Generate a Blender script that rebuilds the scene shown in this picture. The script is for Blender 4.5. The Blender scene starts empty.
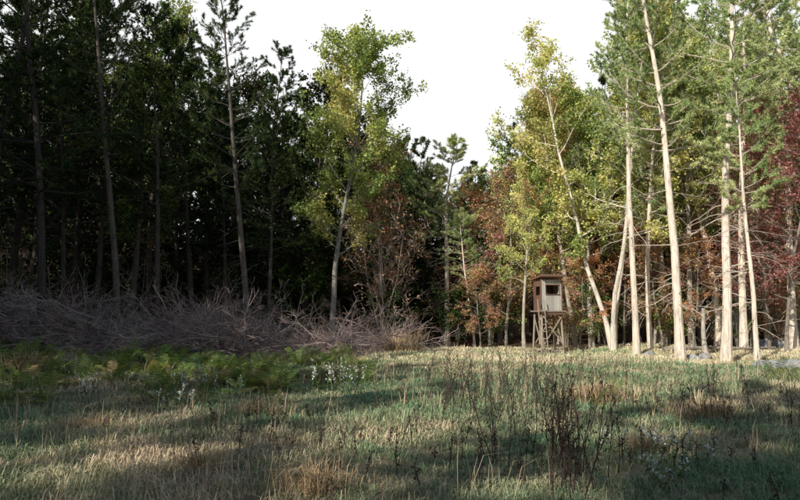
import bpy, math, numpy as np
rng=np.random.default_rng(11)
F=628.0; HOR=315.0
scene=bpy.context.scene
def nrm(a): return a/np.maximum(np.linalg.norm(a,axis=-1,keepdims=True),1e-9)
def sst(a,b,x):
    t=np.clip((x-a)/(b-a),0,1); return t*t*(3-2*t)
def hz(x,y):
    x=np.asarray(x,float); y=np.asarray(y,float)
    z=0.07*np.sin(.35*x+.3*y)+0.05*np.sin(.8*x-.5*y+1)+0.03*np.sin(1.9*x+1.3*y)
    z=z+0.9*sst(18,34,y)*sst(-1,-16,x)+13*sst(50,120,y)
    return z
def wn(x,y,s=1.0,k=0):
    return (np.sin(1.3*s*x+.7*s*y+k)+np.sin(-.9*s*x+1.7*s*y+2.1*k+1)+np.sin(2.7*s*x+2.3*s*y+3+k)*.6+np.sin(3.9*s*x-3.1*s*y+k*5)*.5)/3.1

# ---------------- mesh builder
class MB:
    def __init__(s): s.v=[];s.c=[];s.f=[];s.k=[];s.m=[];s.n=0
    def add(s,v,f,mat=0,col=(1,1,1)):
        v=np.asarray(v,float).reshape(-1,3); f=np.asarray(f,int)
        c=np.broadcast_to(np.asarray(col,float),(len(v),3))
        s.v.append(v);s.c.append(c);s.f.append((f+s.n).ravel());s.k.append(np.full(len(f),f.shape[1]));s.m.append(np.full(len(f),mat));s.n+=len(v)
    def mesh(s,name,mats,smooth=False):
        v=np.concatenate(s.v);c=np.concatenate(s.c);f=np.concatenate(s.f);k=np.concatenate(s.k);m=np.concatenate(s.m)
        me=bpy.data.meshes.new(name)
        me.vertices.add(len(v));me.vertices.foreach_set('co',v.astype(np.float32).ravel())
        me.loops.add(len(f));me.loops.foreach_set('vertex_index',f.astype(np.int32))
        me.polygons.add(len(k));st=np.concatenate([[0],np.cumsum(k)[:-1]])
        me.polygons.foreach_set('loop_start',st.astype(np.int32))
        me.polygons.foreach_set('material_index',m.astype(np.int32))
        me.polygons.foreach_set('use_smooth',np.full(len(k),smooth))
        for mt in mats: me.materials.append(mt)
        at=me.color_attributes.new('tint','FLOAT_COLOR','POINT')
        cc=np.ones((len(v),4),np.float32);cc[:,:3]=np.clip(c,0,.85)
        at.data.foreach_set('color',cc.ravel())
        me.update(calc_edges=True); me.validate()
        return me
def obj(name,me,loc=(0,0,0),rot=(0,0,0),sc=(1,1,1),parent=None):
    o=bpy.data.objects.new(name,me);scene.collection.objects.link(o)
    o.location=loc;o.rotation_euler=rot;o.scale=sc
    if parent: o.parent=parent
    return o
def empty(name,loc=(0,0,0)):
    o=bpy.data.objects.new(name,None);scene.collection.objects.link(o);o.location=loc;o.empty_display_size=.3;return o

def tubes(mb,P,R,s=5,mat=0,col=(1,1,1)):
    P=np.asarray(P,float);B,n,_=P.shape;R=np.broadcast_to(R,(B,n))
    T=nrm(np.gradient(P,axis=1)); mt=nrm(T.mean(1))
    ref=np.where(np.abs(mt[:,2:3])>.8,np.array([[1.,0,0]]),np.array([[0,0,1.]]))[:,None,:]
    A=nrm(np.cross(T,ref));Bn=np.cross(T,A)
    an=np.arange(s)/s*2*np.pi
    V=P[:,:,None,:]+R[:,:,None,None]*(A[:,:,None,:]*np.cos(an)[None,None,:,None]+Bn[:,:,None,:]*np.sin(an)[None,None,:,None])
    b=np.arange(B)[:,None,None]*n*s;i=np.arange(n-1)[None,:,None]*s;j=np.arange(s)[None,None,:];j2=(j+1)%s
    f=np.stack([b+i+j,b+i+j2,b+i+s+j2,b+i+s+j],-1).reshape(-1,4)
    c=np.asarray(col,float)
    if c.ndim==2: c=np.repeat(c,n*s,axis=0)
    mb.add(V.reshape(-1,3),f,mat,c)
def grow(S,D,L,n,jit=.1,up=0.):
    B=len(S);P=np.zeros((B,n+1,3));P[:,0]=S;d=nrm(np.asarray(D,float));p=np.array(S,float)
    up=np.broadcast_to(up,(B,))
    for i in range(n):
        d=nrm(d+rng.normal(0,jit,(B,3))+np.stack([0*up,0*up,up],-1))
        p=p+d*(np.asarray(L)/n)[:,None];P[:,i+1]=p
    return P
def along(P,t):
    B,n,_=P.shape;u=np.clip(t,0,.9999)*(n-1);i=u.astype(int);fr=(u-i)[...,None]
    b=np.arange(B)[:,None]
    a=P[b,i];c=P[b,i+1];return a*(1-fr)+c*fr,nrm(c-a)
def kids(P,k,t0,spread,flat=0.0):
    B=len(P);t=t0+(1-t0)*(np.arange(k)+rng.random((B,k)))/k
    p,d=along(P,t);r=rng.normal(0,1,(B,k,3));r[...,2]*=(1-flat)
    r=nrm(r-d*(r*d).sum(-1,keepdims=True))
    return p.reshape(-1,3),nrm(d+r*spread).reshape(-1,3),t.ravel()
def leaves(mb,C,size,col,mat=1,nz=.6,asp=.42):
    N=len(C);a=nrm(rng.normal(0,1,(N,3)));a[:,2]-=.3;a=nrm(a)
    nn=rng.normal(0,1,(N,3));nn[:,2]+=nz;b=nrm(np.cross(a,nn));c=np.cross(a,b)
    s=(size*rng.uniform(.65,1.3,N))[:,None]
    v=np.stack([C,C+a*s*.45+b*s*asp+c*s*.1,C+a*s,C+a*s*.45-b*s*asp+c*s*.1],1)
    f=np.arange(N*4).reshape(-1,4)
    mb.add(v.reshape(-1,3),f,mat,np.repeat(col,4,axis=0))
def needles(mb,C,D,k,L,w,col,mat=1):
    N=len(C);C=np.repeat(C,k,0);D=np.repeat(D,k,0);col=np.repeat(col,k,0)
    d=nrm(D*.7+rng.normal(0,.7,(N*k,3)))
    s=nrm(np.cross(d,rng.normal(0,1,(N*k,3))))*w
    l=(L*rng.uniform(.6,1.2,N*k))[:,None]
    C=C-D*rng.uniform(0,.6,(N*k,1))*L
    v=np.stack([C-s,C+s,C+d*l],1)
    mb.add(v.reshape(-1,3),np.arange(N*k*3).reshape(-1,3),mat,np.repeat(col,3,0))

# ---------------- materials
def mat(name):
    m=bpy.data.materials.new(name);m.use_nodes=True;nt=m.node_tree;nt.nodes.clear()
    return m,nt,nt.nodes,nt.links
def mix(N,L,blend,fac,a,b):
    x=N.new('ShaderNodeMix');x.data_type='RGBA';x.blend_type=blend
    for s,v in ((0,fac),(6,a),(7,b)):
        if hasattr(v,'is_output'): L.new(v,x.inputs[s])
        else: x.inputs[s].default_value=v if s==0 else (*v,1)
    return x.outputs[2]
def ramp(N,L,src,st):
    r=N.new('ShaderNodeValToRGB');L.new(src,r.inputs[0]);e=r.color_ramp.elements
    while len(e)<len(st): e.new(.5)
    for i,(p,c) in enumerate(st): e[i].position=p;e[i].color=(*c,1)
    return r.outputs[0]
def noise(N,L,sc,det=4,vec=None,rough=.6):
    n=N.new('ShaderNodeTexNoise');n.inputs['Scale'].default_value=sc;n.inputs['Detail'].default_value=det;n.inputs['Roughness'].default_value=rough
    if vec is not None: L.new(vec,n.inputs['Vector'])
    return n.outputs[0]
def leafmat(name,tr=.35,var=.25):
    m,nt,N,L=mat(name)
    a=N.new('ShaderNodeAttribute');a.attribute_name='tint';src=a.outputs['Color']
    if var:
        oi=N.new('ShaderNodeObjectInfo')
        mr=N.new('ShaderNodeMapRange');L.new(oi.outputs['Random'],mr.inputs[0]);mr.inputs[3].default_value=1-var;mr.inputs[4].default_value=1+var*.6
        src=mix(N,L,'MULTIPLY',1.0,src,mr.outputs[0])
    d=N.new('ShaderNodeBsdfDiffuse');L.new(src,d.inputs[0]);out=d.outputs[0]
    if tr:
        t=N.new('ShaderNodeBsdfTranslucent');c2=mix(N,L,'MULTIPLY',1.0,src,(1.15,1.05,.6));L.new(c2,t.inputs[0])
        ms=N.new('ShaderNodeMixShader');ms.inputs[0].default_value=tr;L.new(out,ms.inputs[1]);L.new(t.outputs[0],ms.inputs[2]);out=ms.outputs[0]
    o=N.new('ShaderNodeOutputMaterial');L.new(out,o.inputs[0]);return m
def barkmat(name,sx=18,sz=2.5,dark=.55,bump=.5):
    m,nt,N,L=mat(name)
    a=N.new('ShaderNodeAttribute');a.attribute_name='tint'
    tc=N.new('ShaderNodeTexCoord');mp=N.new('ShaderNodeMapping');L.new(tc.outputs['Object'],mp.inputs[0]);mp.inputs['Scale'].default_value=(sx,sx,sz)
    n1=noise(N,L,1,4,mp.outputs[0],.7);n2=noise(N,L,.9,2,tc.outputs['Object'])
    r=ramp(N,L,n1,[(.35,(dark,)*3),(.55,(1,1,1))]);r2=ramp(N,L,n2,[(.3,(.75,.76,.74)),(.65,(1.15,1.1,1.05))])
    c=mix(N,L,'MULTIPLY',1.0,mix(N,L,'MULTIPLY',1.0,a.outputs['Color'],r),r2)
    p=N.new('ShaderNodeBsdfDiffuse');L.new(c,p.inputs[0])
    b=N.new('ShaderNodeBump');b.inputs['Strength'].default_value=bump;b.inputs['Distance'].default_value=.03;L.new(n1,b.inputs['Height']);L.new(b.outputs[0],p.inputs['Normal'])
    o=N.new('ShaderNodeOutputMaterial');L.new(p.outputs[0],o.inputs[0]);return m
def plainmat(name):
    m,nt,N,L=mat(name);a=N.new('ShaderNodeAttribute');a.attribute_name='tint';d=N.new('ShaderNodeBsdfDiffuse');L.new(a.outputs['Color'],d.inputs[0])
    o=N.new('ShaderNodeOutputMaterial');L.new(d.outputs[0],o.inputs[0]);return m
LEAF=leafmat('leaf',.35);NEED=leafmat('pine_needles',0,.2);GRASS=leafmat('grass_blade',0,0)
BARK=barkmat('bark');TWIG=plainmat('dead_twig')

# ---------------- trees
G=(.21,.30,.09);DG=(.045,.075,.02);YG=(.58,.61,.21);Y=(.78,.67,.26);O=(.7,.36,.19);R=(.44,.13,.11);BR=(.36,.22,.14);PK=(.64,.29,.27)
def palcol(C,pal,w,H=18,sc=1.1):
    pal=np.array(pal);w=np.array(w,float)/sum(w);N=len(C)
    ph=rng.random(3)*9
    q=.5+.5*(np.sin(C[:,0]*sc+ph[0])*.5+np.sin(C[:,1]*sc*1.2+ph[1])*.3+np.sin(C[:,2]*sc*.9+ph[2]+C[:,0])*.4)
    q=np.clip(q+rng.normal(0,.18,N),0,.9999);cw=np.cumsum(w);i=np.searchsorted(cw,q);i=np.clip(i,0,len(pal)-1)
    return pal[i]*rng.uniform(.7,1.3,(N,1))
def broad(name,H=16,hb=.3,spread=3.5,r0=.16,pal=(G,YG,Y),w=(2,3,1),nl=30,limbs=30,forks=1,bark=(.3,.27,.23),ls=.12,sub=6,tw=5,jit=.05,lm=None,fs=.28):
    mb=MB();D0=np.zeros((forks,3));D0[:,2]=1
    S=np.zeros((forks,3))
    if forks>1:
        a=np.arange(forks)/forks*2*np.pi+.3;D0[:,0]=np.cos(a)*fs;D0[:,1]=np.sin(a)*.2;S[:,2]=.2
    T=grow(S,D0,np.full(forks,H*.95),12,jit,.06 if forks>1 else .02)
    T[:,0,2]-=.4
    fr=np.linspace(1,0,13);rr=r0*(.12+.88*fr**.9);rr[0]*=1.5
    if forks>1: rr=rr*.8
    tubes(mb,T,rr[None],9,0,bark)
    per=limbs//forks
    t=hb+(1-hb)*((np.arange(per)+rng.random((forks,per)))/per)**.9
    p,d=along(T,t);p=p.reshape(-1,3);t=t.ravel();n=len(t)
    az=np.arange(n)*2.4+rng.normal(0,.4,n);el=.35+.7*((t-hb)/(1-hb))+rng.normal(0,.15,n)
    D=np.stack([np.cos(az)*np.cos(el),np.sin(az)*np.cos(el),np.sin(el)],-1)
    u=(t-hb)/(1-hb);Ln=spread*(np.sin(np.pi*np.clip(.2+.72*u,0,1))**.7)*rng.uniform(.55,1.15,n)+.3
    B1=grow(p,D,Ln,6,.12,.05)
    r1=np.interp(t,np.linspace(0,1,13),rr)*.45
    tubes(mb,B1,r1[:,None]*np.linspace(1,.25,7)[None],5,0,bark)
    p2,d2,t2=kids(B1,sub,.25,.8);L2=np.repeat(Ln,sub)*rng.uniform(.25,.5,len(p2))
    B2=grow(p2,d2,L2,4,.15,.04)
    tubes(mb,B2,(np.repeat(r1,sub)*.4)[:,None]*np.linspace(1,.3,5)[None],3,0,bark)
    p3,d3,_=kids(B2,tw,.2,.9);L3=rng.uniform(.25,.6,len(p3))*(H/16)**.5
    B3=grow(p3,d3,L3,2,.2,0)
    tubes(mb,B3,np.array([[.008,.006,.003]]),3,0,bark)
    if nl>0:
        keep=rng.random(len(B3))<.88;Q=B3[keep]
        tt=rng.random((len(Q),nl));c,_=along(Q,tt);c=c.reshape(-1,3)+rng.normal(0,.1,(len(Q)*nl,3))
        leaves(mb,c,ls,palcol(c,pal,w))
    return mb.mesh(name,[BARK,lm or LEAF])
RP=((.22,.31,.12),(.40,.48,.19),(.6,.6,.29))
def pine(name,H=19,hb=.42,Lm=2.8,r0=.17,n=48,sub=7,tuf=6,k=13,bark=(.84,.72,.61),pal=RP,w=(2,3,2),up=.08,dead=26,el0=.15,nlen=.17,nw=.011,jit=.025,pw=.6):
    mb=MB();T=grow(np.array([[0,0,0.]]),np.array([[0,0,1.]]),np.array([H]),14,jit,.03);T[:,0,2]-=.4
    rr=r0*(.06+.94*np.linspace(1,0,15)**.85);rr[0]*=1.35
    tubes(mb,T,rr[None],9,0,bark)
    if dead:
        t=rng.uniform(.1,hb+.08,(1,dead));p,_=along(T,t);p=p[0];az=rng.uniform(0,6.28,dead)
        D=np.stack([np.cos(az),np.sin(az),rng.normal(-.05,.25,dead)],-1)
        Bd=grow(p,D,rng.uniform(.4,2.2,dead),5,.14,-.06);tubes(mb,Bd,np.linspace(.02,.006,6)[None],3,0,np.array(bark)*.7)
        p2,d2,_=kids(Bd,4,.3,.8);Bs=grow(p2,d2,rng.uniform(.2,.7,len(p2)),3,.2,-.05);tubes(mb,Bs,np.linspace(.008,.003,4)[None],3,0,np.array(bark)*.6)
    nn=n;t=hb+(1-hb)*(np.floor(np.arange(nn)/4)*4+rng.random(nn)*1.6)/nn;t=np.clip(t,0,.985)
    p,_=along(T,t[None]);p=p[0];u=(t-hb)/(1-hb)
    az=np.arange(nn)*1.7+rng.normal(0,.35,nn);el=el0+.7*u**2+rng.normal(0,.12,nn)
    D=np.stack([np.cos(az)*np.cos(el),np.sin(az)*np.cos(el),np.sin(el)],-1)
    Ln=Lm*(1-u)**pw*np.where(u<.2,.65+1.7*u,1)*rng.uniform(.45,1.2,nn)+.25
    B1=grow(p,D,Ln,6,.09,up)
    tubes(mb,B1,(np.interp(t,np.linspace(0,1,15),rr)*.35)[:,None]*np.linspace(1,.2,7)[None],4,0,np.array(bark)*.8)
    p2,d2,t2=kids(B1,sub,.22,.75,.6);L2=np.repeat(Ln,sub)*rng.uniform(.2,.42,len(p2))*(1.25-t2)+.12
    B2=grow(p2,d2,L2,3,.12,up);tubes(mb,B2,np.array([[.012,.009,.006,.004]]),3,0,np.array(bark)*.6)
    p3,d3,_=kids(B2,tuf,.1,.6,.3)
    pe,de=B2[:,-1],nrm(B2[:,-1]-B2[:,-2]);pe1,de1=B1[:,-1],nrm(B1[:,-1]-B1[:,-2])
    p3=np.concatenate([p3+d3*.07,pe,pe1]);d3=np.concatenate([d3,de,de1])
    needles(mb,p3,nrm(d3+np.array([0,0,.15])),k,nlen,nw,palcol(p3,pal,w,sc=.9))
    return mb.mesh(name,[BARK,NEED])
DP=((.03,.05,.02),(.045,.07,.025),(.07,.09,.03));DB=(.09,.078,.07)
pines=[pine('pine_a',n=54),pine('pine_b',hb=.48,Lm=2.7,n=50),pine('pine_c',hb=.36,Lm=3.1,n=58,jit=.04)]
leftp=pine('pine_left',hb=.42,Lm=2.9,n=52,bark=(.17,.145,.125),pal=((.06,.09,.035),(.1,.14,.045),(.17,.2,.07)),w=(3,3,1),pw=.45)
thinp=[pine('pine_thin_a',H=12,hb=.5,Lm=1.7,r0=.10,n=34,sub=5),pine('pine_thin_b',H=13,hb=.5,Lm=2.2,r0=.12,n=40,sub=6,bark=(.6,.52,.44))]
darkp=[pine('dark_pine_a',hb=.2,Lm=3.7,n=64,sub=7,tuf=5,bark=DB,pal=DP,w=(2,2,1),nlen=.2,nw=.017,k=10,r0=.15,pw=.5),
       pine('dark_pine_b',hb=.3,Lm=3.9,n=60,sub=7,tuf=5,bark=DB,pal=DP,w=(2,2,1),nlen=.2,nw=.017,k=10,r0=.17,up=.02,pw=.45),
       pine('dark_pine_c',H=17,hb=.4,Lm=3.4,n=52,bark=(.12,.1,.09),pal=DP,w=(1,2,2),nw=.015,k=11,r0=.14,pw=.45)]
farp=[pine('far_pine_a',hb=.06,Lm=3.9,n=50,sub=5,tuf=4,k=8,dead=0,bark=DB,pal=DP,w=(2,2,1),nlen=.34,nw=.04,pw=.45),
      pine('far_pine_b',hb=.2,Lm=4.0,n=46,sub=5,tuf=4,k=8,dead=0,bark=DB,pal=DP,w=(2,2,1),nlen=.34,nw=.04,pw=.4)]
map_hero=broad('maple_hero',H=16,hb=.3,spread=3.3,r0=.15,pal=(G,(.42,.5,.15),YG,Y),w=(3,2.5,2,.6),nl=24,limbs=44,bark=(.36,.34,.31),jit=.03)
map_yg=[broad('maple_yg_a',pal=(G,YG,Y),w=(2.3,4,1.2),nl=20,limbs=34,spread=3.2,bark=(.5,.45,.38)),broad('maple_yg_b',H=17,pal=(G,YG,Y,O),w=(1.6,3,1.3,.8),nl=18,limbs=36,spread=3.0,hb=.38,bark=(.5,.45,.38))]
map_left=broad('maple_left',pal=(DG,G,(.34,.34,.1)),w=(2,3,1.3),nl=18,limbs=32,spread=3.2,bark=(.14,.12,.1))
map_far=[broad('maple_far',pal=(G,YG,Y),w=(2,4,1),nl=9,limbs=30,sub=5,tw=4,spread=3.4,ls=.2,hb=.15,lm=NEED)]
map_fork=broad('maple_fork',H=16,hb=.34,spread=2.9,r0=.15,forks=3,limbs=39,pal=(G,YG,Y),w=(1.8,3,1.2),nl=18,bark=(.8,.72,.63),fs=.16)
map_or=[broad('maple_or_a',H=10,hb=.15,spread=2.3,r0=.08,pal=(O,BR,Y,PK),w=(4,1.4,1.4,1),nl=9,limbs=26,ls=.11),broad('maple_or_b',H=10,hb=.2,spread=2.2,r0=.07,pal=(R,O,BR,G),w=(1,3,2,1),nl=8,limbs=26,ls=.11)]
map_red=[broad('maple_red',H=13,hb=.2,spread=2.8,r0=.09,pal=(R,PK,BR,YG),w=(2,5,.5,.5),nl=10,limbs=30,ls=.11)]
map_dark=[broad('oak_dark',H=16,hb=.2,spread=3.5,r0=.15,pal=(DG,(.07,.1,.03),(.1,.07,.04)),w=(4,2,.5),nl=16,limbs=32,bark=DB,ls=.17,lm=NEED)]
bush=[broad('bush_green',H=3,hb=.08,spread=1.1,r0=.03,forks=3,limbs=15,sub=4,tw=4,nl=10,pal=(DG,G,YG),w=(1,2,2),ls=.1),
      broad('bush_orange',H=3,hb=.08,spread=1.1,r0=.03,forks=3,limbs=15,sub=4,tw=4,nl=7,pal=(O,BR,Y,YG),w=(2,1.5,1,1),ls=.1),
      broad('bush_bare',H=3.5,hb=.08,spread=1.3,r0=.03,forks=4,limbs=20,sub=4,tw=4,nl=1,pal=(BR,O),w=(2,1),ls=.08,bark=(.3,.25,.22)),
      broad('bush_dark',H=3,hb=.05,spread=1.3,r0=.03,forks=3,limbs=15,sub=4,tw=4,nl=10,pal=(DG,(.07,.06,.035)),w=(3,1),ls=.13,bark=DB,lm=NEED)]
NOM={}
for m,h in [(pines,19),([leftp],19),([map_left],16),(thinp,12.5),(darkp,19),(farp,19),(map_yg,16.5),(map_far,16),(map_or,10),(map_red,13),(map_dark,16),(bush,3)]:
    for q in m: NOM[q.name]=h
NOM[map_hero.name]=16;NOM[map_fork.name]=16
occ=[]
def tree(me,name,px,y,H,lx=0,ly=0,wid=1,parent=None,x=None):
    if x is None: x=(px-400)/F*y
    s=H/NOM[me.name]
    w=(s**.6)*wid
    occ.append((x,y))
    return obj(name,me,(x,y,float(hz(x,y))),(math.radians(ly),math.radians(lx),rng.uniform(0,6.28)) if (lx==0 and ly==0) else (math.radians(ly),math.radians(lx),0),(w,w,s),parent)
P='pine_tree';M='maple_tree'
# right side
tree(pines[0],P,677,24,19.5,lx=.4)
tree(pines[1],P,722,23.5,20,lx=5.0)
tree(thinp[0],P,753,22.8,11.5,lx=.6)
tree(pines[1],P,634,27,18.5,wid=.85)
tree(pines[2],P,648,29,17,lx=-1.8,wid=.75)
tree(map_fork,M,611,29.5,15.5,lx=.01)
tree(map_yg[0],M,590,31,13.5)
tree(map_yg[1],M,574,32,13,wid=.9)
tree(map_yg[1],M,558,35,13.5)
tree(map_yg[0],M,523,31.5,10.5,wid=.7)
tree(map_yg[0],M,541,34.5,12)
tree(thinp[1],P,447,34,11.5,lx=1,wid=1.4)
tree(thinp[0],P,474,33,7.5,lx=-4)
tree(pines[2],P,717,31,20)
tree(pines[0],P,740,28,19)
tree(pines[1],P,790,27.5,19.5)
tree(pines[0],P,664,33,20)
tree(pines[2],P,826,25,20)
tree(pines[1],P,850,20,20)
tree(pines[0],P,765,36,20)
tree(map_yg[0],M,655,34,18)
tree(map_yg[1],M,700,35,19)
tree(map_yg[0],M,735,37,19)
tree(map_yg[0],M,690,30,16,wid=.9)
tree(map_red[0],M,748,30,11.5)
tree(map_red[0],M,782,26,10.5)
tree(map_red[0],M,805,27,13)
tree(map_red[0],M,712,33,9)
tree(map_red[0],M,765,29,9)
tree(map_or[0],M,505,33,9.3)
tree(map_or[0],M,489,35.5,8.6)
tree(map_or[1],M,597,33,8)
tree(map_or[0],M,622,33,6.5)
tree(map_or[0],M,660,31,6)
tree(map_or[0],M,690,29,5)
tree(map_or[0],M,480,31.5,4.0)
tree(map_or[0],M,578,30.5,4.5)
# left side
tree(map_hero,M,333,31,15.2,lx=.3,wid=1.05)
tree(map_or[1],M,393,36,12,wid=1.15)
tree(map_or[1],M,383,33.5,9,wid=1.)
tree(map_dark[0],'oak_tree',352,37,12)
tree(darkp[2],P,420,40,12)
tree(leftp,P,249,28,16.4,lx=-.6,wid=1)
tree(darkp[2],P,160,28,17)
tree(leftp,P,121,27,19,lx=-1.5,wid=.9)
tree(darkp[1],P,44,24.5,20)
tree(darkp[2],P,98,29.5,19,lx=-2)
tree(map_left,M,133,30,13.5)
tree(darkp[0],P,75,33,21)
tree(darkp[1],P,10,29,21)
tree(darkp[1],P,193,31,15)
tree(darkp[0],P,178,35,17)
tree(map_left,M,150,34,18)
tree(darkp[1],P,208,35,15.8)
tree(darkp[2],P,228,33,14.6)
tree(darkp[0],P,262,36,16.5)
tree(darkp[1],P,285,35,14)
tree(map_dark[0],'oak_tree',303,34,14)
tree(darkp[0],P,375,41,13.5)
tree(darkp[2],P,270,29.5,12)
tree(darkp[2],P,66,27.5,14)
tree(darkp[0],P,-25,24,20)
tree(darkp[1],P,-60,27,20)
# background forest
bg=empty('distant_forest')
sky_x=[-400,165,190,235,262,285,305,330,370,385,400,430,455,475,490,505,530,560,600,640,680,1300]
sky_y=[-100,-60,40,45,25,75,100,60,50,95,120,138,142,165,165,135,100,65,40,10,-60,-60]
cnt=0;tries=0
while cnt<240 and tries<12000:
    tries+=1
    y=rng.uniform(50,88)if cnt>130 else rng.uniform(34,56);px=rng.uniform(-200,1000);x=(px-400)/F*y
    if min((a-x)**2+(b-y)**2 for a,b in occ)<(2.3+.01*y)**2: continue
    S=np.interp(px,sky_x,sky_y)+rng.uniform(6,60)
    Hm=min((HOR-S)/F*y+1.6-float(hz(x,y)),rng.uniform(15,22))
    if Hm<4: continue
    r=rng.random()
    if px<480: me=farp[rng.integers(2)] if r<.8 else map_dark[0]
    else: me=(map_far[0] if r<.45 else farp[rng.integers(2)] if r<.9 else map_or[0])
    tree(me,'tree',0,y,Hm,parent=bg,x=x);cnt+=1
# understory
us=empty('understory_shrubs')
for i in range(160):
    px=rng.uniform(-200,1000);y=rng.uniform(29.5,46);x=(px-400)/F*y
    if px<380: y+=2.5
    if abs(px-546)<22 and y<33: continue
    r=rng.random();right=px>470
    if right: me=bush[0] if r<.42 else bush[1] if r<.8 else bush[2]
    else: me=bush[3] if r<.75 else bush[1] if r<.79 else bush[2]
    h=rng.uniform(1.2,3.4) if right else rng.uniform(2,5)
    obj('shrub',me,(x,y,float(hz(x,y))),(0,0,rng.uniform(0,6)),(h/3,)*3,us)
# woodland behind and left of the clearing (casts the meadow shade)
wl=empty('woodland_edge')
def lit(x,y,H):
    for h in (6,9,12,15,H-1):
        a=x+.958*h;b=y+1.206*h
        for cx,cy,rx,ry in [(10,26,11,3.8),(-5.5,18.2,4.6,2.2),(-2.0,7.3,1.9,1.2),(2.2,14.5,2.0,.9)]:
            if ((a-cx)/(rx+1.2))**2+((b-cy)/(ry+1.2))**2<1: return True
    return False
for i,(a,b,c,d,n,h0,h1) in enumerate([(-40,8,-18,-3,56,17,23),(-34,-17,0,12,22,17,23),(-32,-19,12,22,16,18,23),(-44,-34,0,24,8,18,22)]):
    for j in range(n):
        ok=False
        for _ in range(40):
            x=rng.uniform(a,b);y=rng.uniform(c,d);H=rng.uniform(h0,h1)
            if min((p-x)**2+(q-y)**2 for p,q in occ)>5 and not (lit(x,y,H) and rng.random()<.97): ok=True;break
        if not ok: continue
        me=[farp[0],farp[1],map_far[0],farp[1]][rng.integers(4)]
        tree(me,'tree',0,y,H,parent=wl,x=x,wid=1.05)

# ---------------- ground
def axis(a,b,fine0,fine1,st):
    f=np.arange(fine0,fine1+.01,st);l=fine0-np.geomspace(1,fine0-a+1,22)[1:]+1;r=fine1+np.geomspace(1,b-fine1+1,22)[1:]-1
    return np.concatenate([l[::-1],f,r])
xs=axis(-600,600,-45,45,.5);ys=axis(-200,900,-15,70,.5)
X,Yg=np.meshgrid(xs,ys);Z=hz(X,Yg)
nx=len(xs);ny=len(ys);ii=np.arange(ny-1)[:,None]*nx+np.arange(nx-1)[None]
f=np.stack([ii,ii+1,ii+nx+1,ii+nx],-1).reshape(-1,4)
m,nt,N,L=mat('meadow_soil')
geo=N.new('ShaderNodeNewGeometry');sp=N.new('ShaderNodeSeparateXYZ');L.new(geo.outputs['Position'],sp.inputs[0])
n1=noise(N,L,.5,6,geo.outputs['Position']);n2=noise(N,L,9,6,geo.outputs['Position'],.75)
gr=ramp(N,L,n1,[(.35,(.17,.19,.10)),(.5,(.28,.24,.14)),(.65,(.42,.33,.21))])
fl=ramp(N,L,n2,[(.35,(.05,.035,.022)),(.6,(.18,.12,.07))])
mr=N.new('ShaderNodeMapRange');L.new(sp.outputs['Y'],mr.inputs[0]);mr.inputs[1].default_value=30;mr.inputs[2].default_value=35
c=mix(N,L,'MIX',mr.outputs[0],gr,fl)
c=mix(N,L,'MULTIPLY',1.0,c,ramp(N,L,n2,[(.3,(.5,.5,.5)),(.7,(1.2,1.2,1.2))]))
p=N.new('ShaderNodeBsdfDiffuse');L.new(c,p.inputs[0])
b=N.new('ShaderNodeBump');b.inputs['Strength'].default_value=.8;b.inputs['Distance'].default_value=.06;L.new(n2,b.inputs['Height']);L.new(b.outputs[0],p.inputs['Normal'])
o=N.new('ShaderNodeOutputMaterial');L.new(p.outputs[0],o.inputs[0])
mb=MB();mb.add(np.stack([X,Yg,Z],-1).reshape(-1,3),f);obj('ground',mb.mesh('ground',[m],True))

# ---------------- grass
mb=MB()
def blades(mb,x,y,h,lean,az,w,col):
    n=len(x);z=hz(x,y);B=np.stack([x,y,z],-1)
    d=np.stack([np.cos(az),np.sin(az),0*az],-1);s=np.stack([-np.sin(az+rng.normal(0,.8,n)),np.cos(az),0*az],-1);s=nrm(s)*w[:,None]
    up=np.array([0,0,1.])
    m1=B+d*(lean*h*.3)[:,None]+up*(h*.6)[:,None];tp=B+d*(lean*h)[:,None]+up*(h*np.clip(1.05-lean*.45,.2,1))[:,None]
    v=np.stack([B-s,B+s,m1-s*.8,m1+s*.8,tp],1).reshape(-1,3)
    i=np.arange(n)[:,None]*5
    c=np.repeat(col,5,0)
    mb.add(v,i+np.array([[0,1,3,2]]),0,c)
    mb.f.append((i+np.array([[2,3,4]])+mb.n-len(v)).ravel());mb.k.append(np.full(n,3));mb.m.append(np.full(n,0))
NT=29000
y=4.2+28*rng.random(NT)**1.15;x=rng.uniform(-1,1,NT)*(.72*y+4)
kk=13;hT=.075+.06*np.clip(wn(x,y,.5,2)+wn(x,y,1.7,5)*.5,-1,1.2)+rng.gamma(2,.02,NT);hT=np.clip(hT,.03,1)
sunlit=sst(19.5,24,y)
q=wn(x,y,.35,1)*1.0+wn(x,y,1.3,6)*.8+rng.normal(0,.4,NT)+sunlit*.8
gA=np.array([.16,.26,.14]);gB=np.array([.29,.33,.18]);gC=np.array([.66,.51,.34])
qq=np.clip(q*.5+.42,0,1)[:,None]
colT=np.where(qq<.5,gA+(gB-gA)*qq*2,gB+(gC-gB)*(qq*2-1))*(1+.35*sunlit[:,None])  # strip by the tree line: sunlight painted in as brighter, strawier blade colour
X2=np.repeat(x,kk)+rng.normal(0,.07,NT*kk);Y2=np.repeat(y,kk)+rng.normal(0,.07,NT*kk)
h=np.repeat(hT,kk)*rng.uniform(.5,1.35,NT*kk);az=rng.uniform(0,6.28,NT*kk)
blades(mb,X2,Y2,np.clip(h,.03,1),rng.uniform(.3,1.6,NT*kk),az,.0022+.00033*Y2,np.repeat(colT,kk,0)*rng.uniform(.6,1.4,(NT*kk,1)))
n=10000;y=4.5+24*rng.random(n);x=rng.uniform(-1,1,n)*(.7*y+4)
k=wn(x,y,.6,7)>.1;x=x[k];y=y[k];n=len(x)
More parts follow.
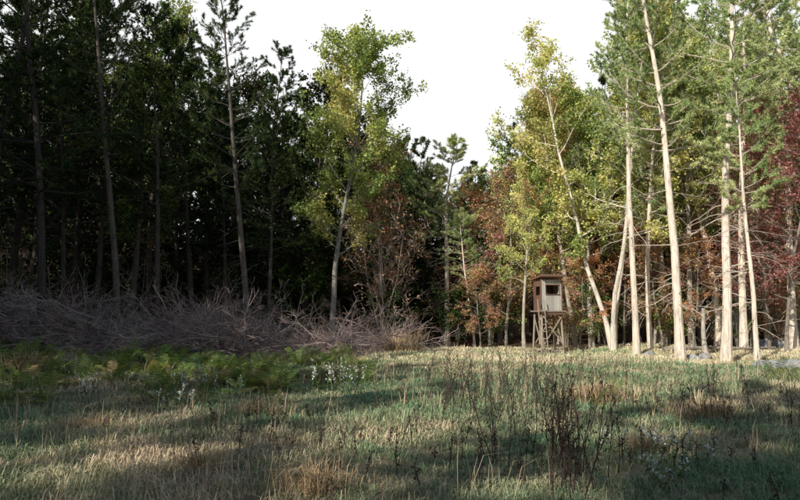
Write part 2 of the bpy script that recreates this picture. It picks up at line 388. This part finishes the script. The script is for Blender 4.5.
blades(mb,x,y,rng.uniform(.2,.6,n),rng.uniform(.05,.8,n),rng.uniform(0,6.28,n),.0016+.00025*y,np.array([[.55,.42,.28]])*rng.uniform(.5,1.2,(n,1)))
obj('meadow_grass',mb.mesh('meadow_grass',[GRASS]))
mb=MB()
for px,y0,r,nb,hh in [(320,5.9,.25,420,.38),(205,6.6,.25,250,.3),(640,8,.3,300,.35),(590,13,.5,700,.5),(405,27.5,.5,500,1.2),(395,26,.6,400,.9),(700,11,.5,500,.4),(100,9,.4,300,.3),(265,10,.4,300,.35),(30,17,.5,400,.8)]:
    x0=(px-400)/F*y0;a=rng.uniform(0,6.28,nb);rr=r*np.abs(rng.normal(0,.6,nb))
    blades(mb,x0+rr*np.cos(a)*1.4,y0+rr*np.sin(a),hh*rng.uniform(.25,1.15,nb),rng.uniform(.1,1.4,nb),a+rng.normal(0,1.1,nb),np.full(nb,.002+.0003*y0),np.array([[.58,.42,.25]])*rng.uniform(.4,1.3,(nb,1)))
obj('dry_grass_tussocks',mb.mesh('dry_grass_tussocks',[GRASS]))

# ---------------- dead weeds
def weeds(name,pts,hh,col):
    mb=MB();n=len(pts);S=np.array([[a,b,float(hz(a,b))-.02] for a,b in pts]);D=rng.normal(0,.14,(n,3));D[:,2]=1
    L=hh*rng.uniform(.45,1.15,n);A=grow(S,D,L,6,.06,.02)
    tubes(mb,A,np.linspace(.0065,.0025,7)[None]*1.0,4,0,col)
    p,d,t=kids(A,7,.4,.6);B=grow(p,d,rng.uniform(.06,.22,len(p))*hh,3,.15,.12);tubes(mb,B,np.linspace(.0035,.0015,4)[None],3,0,np.array(col)*.9)
    c,_,_=kids(B,4,.5,.5);c=c+rng.normal(0,.008,c.shape)
    leaves(mb,c,.022,np.array(col)[None]*rng.uniform(.5,1.8,(len(c),1)),1)
    c,_,_=kids(A,5,.1,.5);leaves(mb,c,.05,np.array(col)[None]*rng.uniform(.6,1.5,(len(c),1)),1,asp=.13)
    return obj(name,mb.mesh(name,[TWIG,GRASS]))
def cl(px,y,r,n,ry=None):
    x=(px-400)/F*y;return np.stack([rng.normal(x,r,n),rng.normal(y,(ry or r),n)],-1)
DW=(.075,.055,.045)
weeds('dead_weeds',np.concatenate([cl(552,6.2,.16,16),cl(545,7.2,.35,18),cl(562,5.8,.1,5)]),1.0,DW)
weeds('dead_weeds',cl(515,9.5,.6,40,1.2),.95,DW)
weeds('dead_weeds',np.concatenate([cl(462,12,.35,18),cl(545,13,.9,34),cl(500,15,.8,20)]),.95,DW)
weeds('dead_weeds',cl(450,7,1.0,30,.9),.4,DW)
weeds('dead_weeds',np.concatenate([cl(720,10,.8,30),cl(765,14,1.2,22)]),.65,DW)
weeds('dead_weeds',np.concatenate([cl(600,14,2.5,60,3),cl(330,13,2.,30,2.5)]),.65,(.14,.1,.075))
weeds('dead_weeds',np.concatenate([cl(60,9,1.5,10,1),cl(200,7,1.2,8,1),cl(650,7,1,22,.8),cl(330,8,1,8,1)]),.35,DW)
def aster(px,y,r,n,hh):
    mb=MB();pts=cl(px,y,r,n);S=np.array([[a,b,float(hz(a,b))] for a,b in pts]);D=rng.normal(0,.2,(n,3));D[:,2]=1
    A=grow(S,D,hh*rng.uniform(.6,1.1,n),5,.1,0);tubes(mb,A,np.linspace(.004,.002,6)[None],3,0,(.14,.16,.07))
    p,d,_=kids(A,8,.45,.7);B=grow(p,d,rng.uniform(.04,.13,len(p)),3,.1,.1);tubes(mb,B,np.array([[.002,.002,.0015,.001]]),3,0,(.14,.16,.07))
    c,_,_=kids(A,14,.05,.5);leaves(mb,c,.06,np.array([[.14,.19,.08]])*rng.uniform(.6,1.4,(len(c),1)),1,asp=.2)
    c,_,_=kids(B,4,.6,.5);leaves(mb,c,.02+.001*y,np.array([[.75,.75,.7]])*rng.uniform(.5,1.1,(len(c),1)),1,nz=2)
    obj('white_aster',mb.mesh('white_aster',[TWIG,GRASS]))
for a in [(195,12.2,.14,12,.75),(338,13.5,.2,8,.6),(650,7.2,.3,8,.35),(612,7.6,.12,4,.35),(92,11.8,.15,5,.5),(352,14,.2,6,.7),(222,12.5,.2,4,.5),(655,6.1,.12,5,.3),(190,11,.1,5,.4)]: aster(*a)

# ---------------- ferns
def fern(name,nf,pal):
    mb=MB();az=np.arange(nf)*2.4+rng.normal(0,.3,nf);el=rng.uniform(.6,1.2,nf)
    D=np.stack([np.cos(az)*np.cos(el),np.sin(az)*np.cos(el),np.sin(el)],-1)
    Lf=rng.uniform(.5,.85,nf);A=grow(np.zeros((nf,3)),D,Lf,7,.04,-.12);cf=np.array(pal)[rng.integers(len(pal),size=nf)]
    tubes(mb,A,np.linspace(.005,.0015,8)[None],3,0,(.12,.1,.04))
    k=18;t=np.tile(np.linspace(.15,.97,k),(nf,1));p,d=along(A,t);side=nrm(np.cross(d,np.array([0,0,1.])))
    ln=(Lf[:,None]*.25*np.sin(np.pi*np.clip(1.05-t,0,1)**.7)**.8+.015)[...,None]
    for s in(-1,1):
        dd=nrm(side*s+d*.35+np.array([0,0,-.15])+rng.normal(0,.08,p.shape));w=d*.009
        v=np.stack([p-w,p+w*.6,p+dd*ln*.6+w*1.1,p+dd*ln,p+dd*ln*.55-w],2).reshape(-1,3)
        mb.add(v,np.arange(len(v)).reshape(-1,5),1,np.repeat(np.repeat(cf,k,0),5,0)*rng.uniform(.7,1.3,(len(v)//5,1)).repeat(5,0))
    return mb.mesh(name,[TWIG,LEAF])
FG=((.17,.25,.07),(.24,.31,.09),(.13,.2,.06));FY=((.42,.42,.14),(.46,.34,.17),(.32,.37,.11))
ferns=[fern('fern_a',9,FG),fern('fern_b',8,FG+FY[:2]),fern('fern_c',7,FY)]
fp=empty('fern_patch');c=0
while c<370:
    px=rng.uniform(-120,385);y=rng.uniform(10,23)
    x=(px-400)/F*y
    pr=sst(9.5,17,y)*(1-sst(290,385,px))*np.clip(.45+wn(x,y,.8,4)*1.8,0.04,1)
    if px>180 and y<13: pr*=.3
    if rng.random()>pr: continue
    c+=1;s=rng.uniform(.4,1.1);obj('fern',ferns[rng.choice(3,p=[.4,.35,.25])],(x,y,float(hz(x,y))),(rng.normal(0,.15),rng.normal(0,.15),rng.uniform(0,6)),(s,s,s*rng.uniform(.8,1.25)),fp)
for px,y in [(30,10.8),(10,11.2),(52,11.5),(-5,10.5),(600,13),(612,13.5),(590,12.6),(780,15),(770,16)]:
    x=(px-400)/F*y;s=rng.uniform(.6,.9);obj('fern',ferns[rng.integers(2)],(x,y,float(hz(x,y))),(0,0,rng.uniform(0,6)),(s,s,s),fp)

# ---------------- brush piles
def brush(px0,px1,y0,y1,n,hh,col):
    mb=MB();px=rng.uniform(px0,px1,n);y=rng.uniform(y0,y1,n);x=(px-400)/F*y
    z=hz(x,y)+rng.uniform(0,.8,n)**1.3*hh*(.75+.5*wn(x,y,.6,3));D=rng.normal(0,1,(n,3));D[:,2]=np.abs(D[:,2])*.55+.05
    L=rng.uniform(.8,2.8,n);A=grow(np.stack([x,y,z],-1),D,L,6,.12,-.05)
    cc=np.array(col)[None]*rng.uniform(.35,1.7,(n,1))+rng.normal(0,.015,(n,3));cc=np.clip(cc,.03,.8);r0=rng.uniform(.006,.024,n)
    tubes(mb,A,r0[:,None]*np.linspace(1,.3,7)[None],4,0,cc)
    p,d,_=kids(A,5,.15,.7);B=grow(p,d,rng.uniform(.3,.9,len(p)),4,.14,-.03);tubes(mb,B,(np.repeat(r0,5)*.45)[:,None]*np.linspace(1,.3,5)[None],3,0,np.repeat(cc,5,0))
    p,d,_=kids(B,3,.2,.7);C=grow(p,d,rng.uniform(.15,.45,len(p)),2,.14,0);tubes(mb,C,np.linspace(.005,.003,3)[None],3,0,np.repeat(cc,15,0))
    obj('brush_pile',mb.mesh('brush_pile',[TWIG]))
BC=(.34,.26,.23)
brush(-80,110,22.5,27,500,2.6,BC);brush(80,240,23,27,460,2.0,BC);brush(200,360,23.5,27.5,400,1.3,BC);brush(330,415,26,29,130,.6,BC)
def log(name,px,y,L,r,az,el,z=.1,col=(.3,.26,.22)):
    mb=MB();x=(px-400)/F*y;A=grow(np.array([[x,y,float(hz(x,y))+z]]),np.array([[math.cos(az),math.sin(az),el]]),np.array([L]),8,.03,0)
    tubes(mb,A,r*np.linspace(1,.5,9)[None],9,0,col);p,d,_=kids(A,8,.2,1.);B=grow(p,d,rng.uniform(.2,.8,8),3,.1,0);tubes(mb,B,np.linspace(.02,.008,4)[None],4,0,col)
    obj(name,mb.mesh(name,[BARK]))
log('fallen_log',660,27.5,5,.09,.1,.0,.12);log('fallen_log',560,29,3,.06,2.9,.02,.1);log('snag',703,26,2.1,.12,1.9,6,-.1,(.5,.45,.4))

# ---------------- rocks
m,nt,N,L=mat('rock');tc=N.new('ShaderNodeTexCoord');n1=noise(N,L,5,8,tc.outputs['Object'],.7)
p=N.new('ShaderNodeBsdfPrincipled');L.new(ramp(N,L,n1,[(.3,(.14,.14,.14)),(.55,(.38,.37,.36)),(.75,(.5,.5,.47))]),p.inputs['Base Color']);p.inputs['Roughness'].default_value=.9
b=N.new('ShaderNodeBump');b.inputs['Strength'].default_value=.7;b.inputs['Distance'].default_value=.05;L.new(n1,b.inputs['Height']);L.new(b.outputs[0],p.inputs['Normal'])
o=N.new('ShaderNodeOutputMaterial');L.new(p.outputs[0],o.inputs[0]);ROCK=m
import bmesh
def rock(px,y,s,flat=.6,parent=None):
    bm=bmesh.new();bmesh.ops.create_icosphere(bm,subdivisions=3,radius=1)
    ph=rng.random(6)*6
    pl=[nrm(rng.normal(0,1,3)) for _ in range(7)]
    for v in bm.verts:
        c=np.array(v.co)
        for q in pl:
            dd=c@q
            if dd>.68: c=c-q*(dd-.68)
        c*=1+.06*math.sin(5*c[0]+ph[0])+.05*math.sin(7*c[1]+4*c[2]+ph[1]);v.co=c*np.array([1.2,.9,flat])
    me=bpy.data.meshes.new('boulder');bm.to_mesh(me);bm.free();me.materials.append(ROCK)
    x=(px-400)/F*y;obj('boulder',me,(x,y,float(hz(x,y))+.2*s),(0,rng.normal(0,.15),rng.uniform(0,6)),(s,s,s),parent)
for r in [(692,24.5,.34),(700,25.2,.32),(684,25,.24),(768,20,.36),(783,19.2,.42),(797,18.6,.36),(757,21,.28),(776,18.2,.28),(645,26,.25)]: rock(*r)
rw=empty('stone_wall')
for i in range(34): rock(755+i*5+rng.normal(0,3),rng.uniform(31,33),rng.uniform(.3,.55),.7,rw)

# ---------------- hunting blind
def wood(name,col,pl=0.0):
    m,nt,N,L=mat(name);tc=N.new('ShaderNodeTexCoord');mp=N.new('ShaderNodeMapping');L.new(tc.outputs['Object'],mp.inputs[0]);mp.inputs['Scale'].default_value=(30,30,3)
    n1=noise(N,L,1,5,mp.outputs[0],.7);oi=N.new('ShaderNodeObjectInfo')
    c=mix(N,L,'MULTIPLY',1.0,ramp(N,L,n1,[(.3,tuple(.6*a for a in col)),(.65,col)]),ramp(N,L,oi.outputs['Random'],[(0,(.7,.7,.7)),(1,(1.1,1.1,1.1))]))
    p=N.new('ShaderNodeBsdfPrincipled');L.new(c,p.inputs['Base Color']);p.inputs['Roughness'].default_value=.85
    o=N.new('ShaderNodeOutputMaterial');L.new(p.outputs[0],o.inputs[0]);return m
WL=wood('weathered_planks',(.56,.52,.45));WB=wood('brown_boards',(.22,.12,.08));WP=wood('posts',(.42,.33,.25));WR=wood('roof_sheet',(.32,.18,.13))
bx,by=(547-400)/F*29,29.;root=empty('hunting_blind',(bx,by,float(hz(bx,by))));root.rotation_euler=(0,0,.2);root.scale=(.88,.85,1)
def box(name,c,s,mt,rot=(0,0,0),bev=.006):
    bm=bmesh.new();bmesh.ops.create_cube(bm,size=1)
    for v in bm.verts: v.co=(v.co.x*s[0],v.co.y*s[1],v.co.z*s[2])
    bmesh.ops.bevel(bm,geom=bm.edges[:],offset=min(bev,min(s)*.2),segments=1,affect='EDGES')
    me=bpy.data.meshes.new(name);bm.to_mesh(me);bm.free();me.materials.append(mt);return obj(name,me,c,rot,(1,1,1),root)
def beam(name,a,b,w,mt):
    a=np.array(a,float);b=np.array(b,float);d=b-a;from mathutils import Vector
    q=Vector(d).to_track_quat('Z','Y').to_euler();box(name,tuple((a+b)/2),(w,w,float(np.linalg.norm(d))),mt,q)
W,Dp,Hc,z0=1.12,1.0,1.42,1.95
hw=W/2
box('floor_platform',(0,-.05,z0-.03),(W+.3,Dp+.35,.06),WP)
for sx in(-1,1): box('floor_joist',(sx*(hw-.08),0,z0-.13),(.05,Dp+.2,.13),WB)
box('front_joist',(0,-Dp/2-.15,z0-.13),(W+.26,.05,.13),WB)
for i in range(8):
    w=W/8;xc=-hw+w*(i+.5)
    if -.3<xc<.45:
        box('front_plank',(xc,-Dp/2,z0+.37),(w-.006,.025,.74),WL);box('front_plank',(xc,-Dp/2,z0+1.28),(w-.006,.025,.24),WL)
    else: box('front_plank',(xc,-Dp/2,z0+.70),(w-.006,.025,1.4),WL)
    box('back_plank',(xc,Dp/2,z0+.66),(w-.002,.025,1.32),WB)
for i in range(7):
    w=(Dp-.03)/7;yc=-Dp/2+.015+w*(i+.5)
    box('right_side_plank',(hw-.014,yc,z0+.66),(.024,w-.005,1.32),WL)
    if -.3<yc<.25:
        box('left_side_plank',(-hw+.014,yc,z0+.35),(.024,w-.005,.70),WB);box('left_side_plank',(-hw+.014,yc,z0+1.22),(.024,w-.005,.24),WB)
    else: box('left_side_plank',(-hw+.014,yc,z0+.68),(.024,w-.005,1.34),WB)
box('window_sill',(.07,-Dp/2-.03,z0+.73),(.80,.06,.035),WB);box('window_header',(.07,-Dp/2-.025,z0+1.17),(.80,.03,.05),WB)
for sx in(-.31,.45): box('window_post',(sx,-Dp/2-.02,z0+.945),(.04,.022,.395),WB)
for sx in(-1,1): box('corner_trim',(sx*(hw+.012),-Dp/2-.02,z0+.70),(.05,.03,1.42),WB)
box('roof',(0,-.1,z0+1.5),(W+.28,Dp+.5,.05),WR,(-.09,0,0));box('roof_fascia',(0,-.1-(Dp+.5)/2-.01,z0+1.5+.075),(W+.30,.03,.11),WB)
for sx in(-1,1):
    for sy in(-1,1): beam('leg',(sx*(hw+.06),sy*.58,-.2),(sx*(hw-.04),sy*.46,z0-.07),.09,WP)
    beam('side_brace',(sx*(hw+.04),-.54,.3),(sx*hw,.5,1.7),.05,WP)
beam('front_brace',(-hw,-.60,.35),(hw,-.56,1.75),.05,WP);beam('front_brace',(hw,-.655,.35),(-hw,-.615,1.75),.05,WP)
beam('back_brace',(-hw,.60,.35),(hw,.54,1.75),.05,WP)
for sx in(-.88,-.54): beam('ladder_rail',(sx,-1.2,-.1),(sx,-.78,z0+.5),.045,WP)
for i in range(7):
    t=(i+.6)/8.2;box('ladder_rung',(-.71,-1.2+.42*t,-.1+(z0+.6)*t),(.34,.03,.035),WP)

# ---------------- light, sky, camera
el=math.radians(33);sd=np.array([-.62,-.78]);sd/=np.linalg.norm(sd)
S=np.array([sd[0]*math.cos(el),sd[1]*math.cos(el),math.sin(el)])
from mathutils import Vector
l=bpy.data.lights.new('sun','SUN');l.energy=5;l.angle=math.radians(.5);l.color=(1,.96,.87)
lo=bpy.data.objects.new('sun',l);scene.collection.objects.link(lo);lo.rotation_euler=Vector(S).to_track_quat('Z','Y').to_euler();lo.location=(0,0,30)
w=bpy.data.worlds.new('World');scene.world=w;w.use_nodes=True;nt=w.node_tree;bgn=nt.nodes['Background'];N=nt.nodes;L=nt.links
st=N.new('ShaderNodeTexSky');st.sky_type='NISHITA';st.sun_disc=False;st.sun_elevation=el;st.sun_rotation=math.atan2(sd[0],sd[1]);st.dust_density=1;st.air_density=1.2;st.ozone_density=1.5
tc=N.new('ShaderNodeTexCoord');sp=N.new('ShaderNodeSeparateXYZ');L.new(tc.outputs['Generated'],sp.inputs[0])
# made-up white bank low ahead for the blown-out sky; blue elsewhere keeps shade dark
mr=N.new('ShaderNodeMapRange');mr.interpolation_type='SMOOTHSTEP';L.new(sp.outputs['Z'],mr.inputs[0]);mr.inputs[1].default_value=.46;mr.inputs[2].default_value=.62;mr.inputs[3].default_value=.97;mr.inputs[4].default_value=0
mr2=N.new('ShaderNodeMapRange');mr2.interpolation_type='SMOOTHSTEP';L.new(sp.outputs['Y'],mr2.inputs[0]);mr2.inputs[1].default_value=.1;mr2.inputs[2].default_value=.6
mm=N.new('ShaderNodeMath');mm.operation='MULTIPLY';L.new(mr.outputs[0],mm.inputs[0]);L.new(mr2.outputs[0],mm.inputs[1])
L.new(mix(N,L,'MIX',mm.outputs[0],st.outputs[0],(7.4,7.45,7.5)),bgn.inputs[0]);bgn.inputs[1].default_value=.15
cd=bpy.data.cameras.new('camera');cam=bpy.data.objects.new('camera',cd);scene.collection.objects.link(cam);scene.camera=cam
cd.sensor_width=36;cd.lens=36*F/800;cd.clip_end=2500
cam.location=(0,0,float(hz(0,0))+1.6);cam.rotation_euler=(math.radians(90+math.degrees(math.atan((HOR-250)/F))),0,0)
scene.view_settings.view_transform='Standard'
try: scene.view_settings.look='None'
except: pass
scene.view_settings.exposure=0
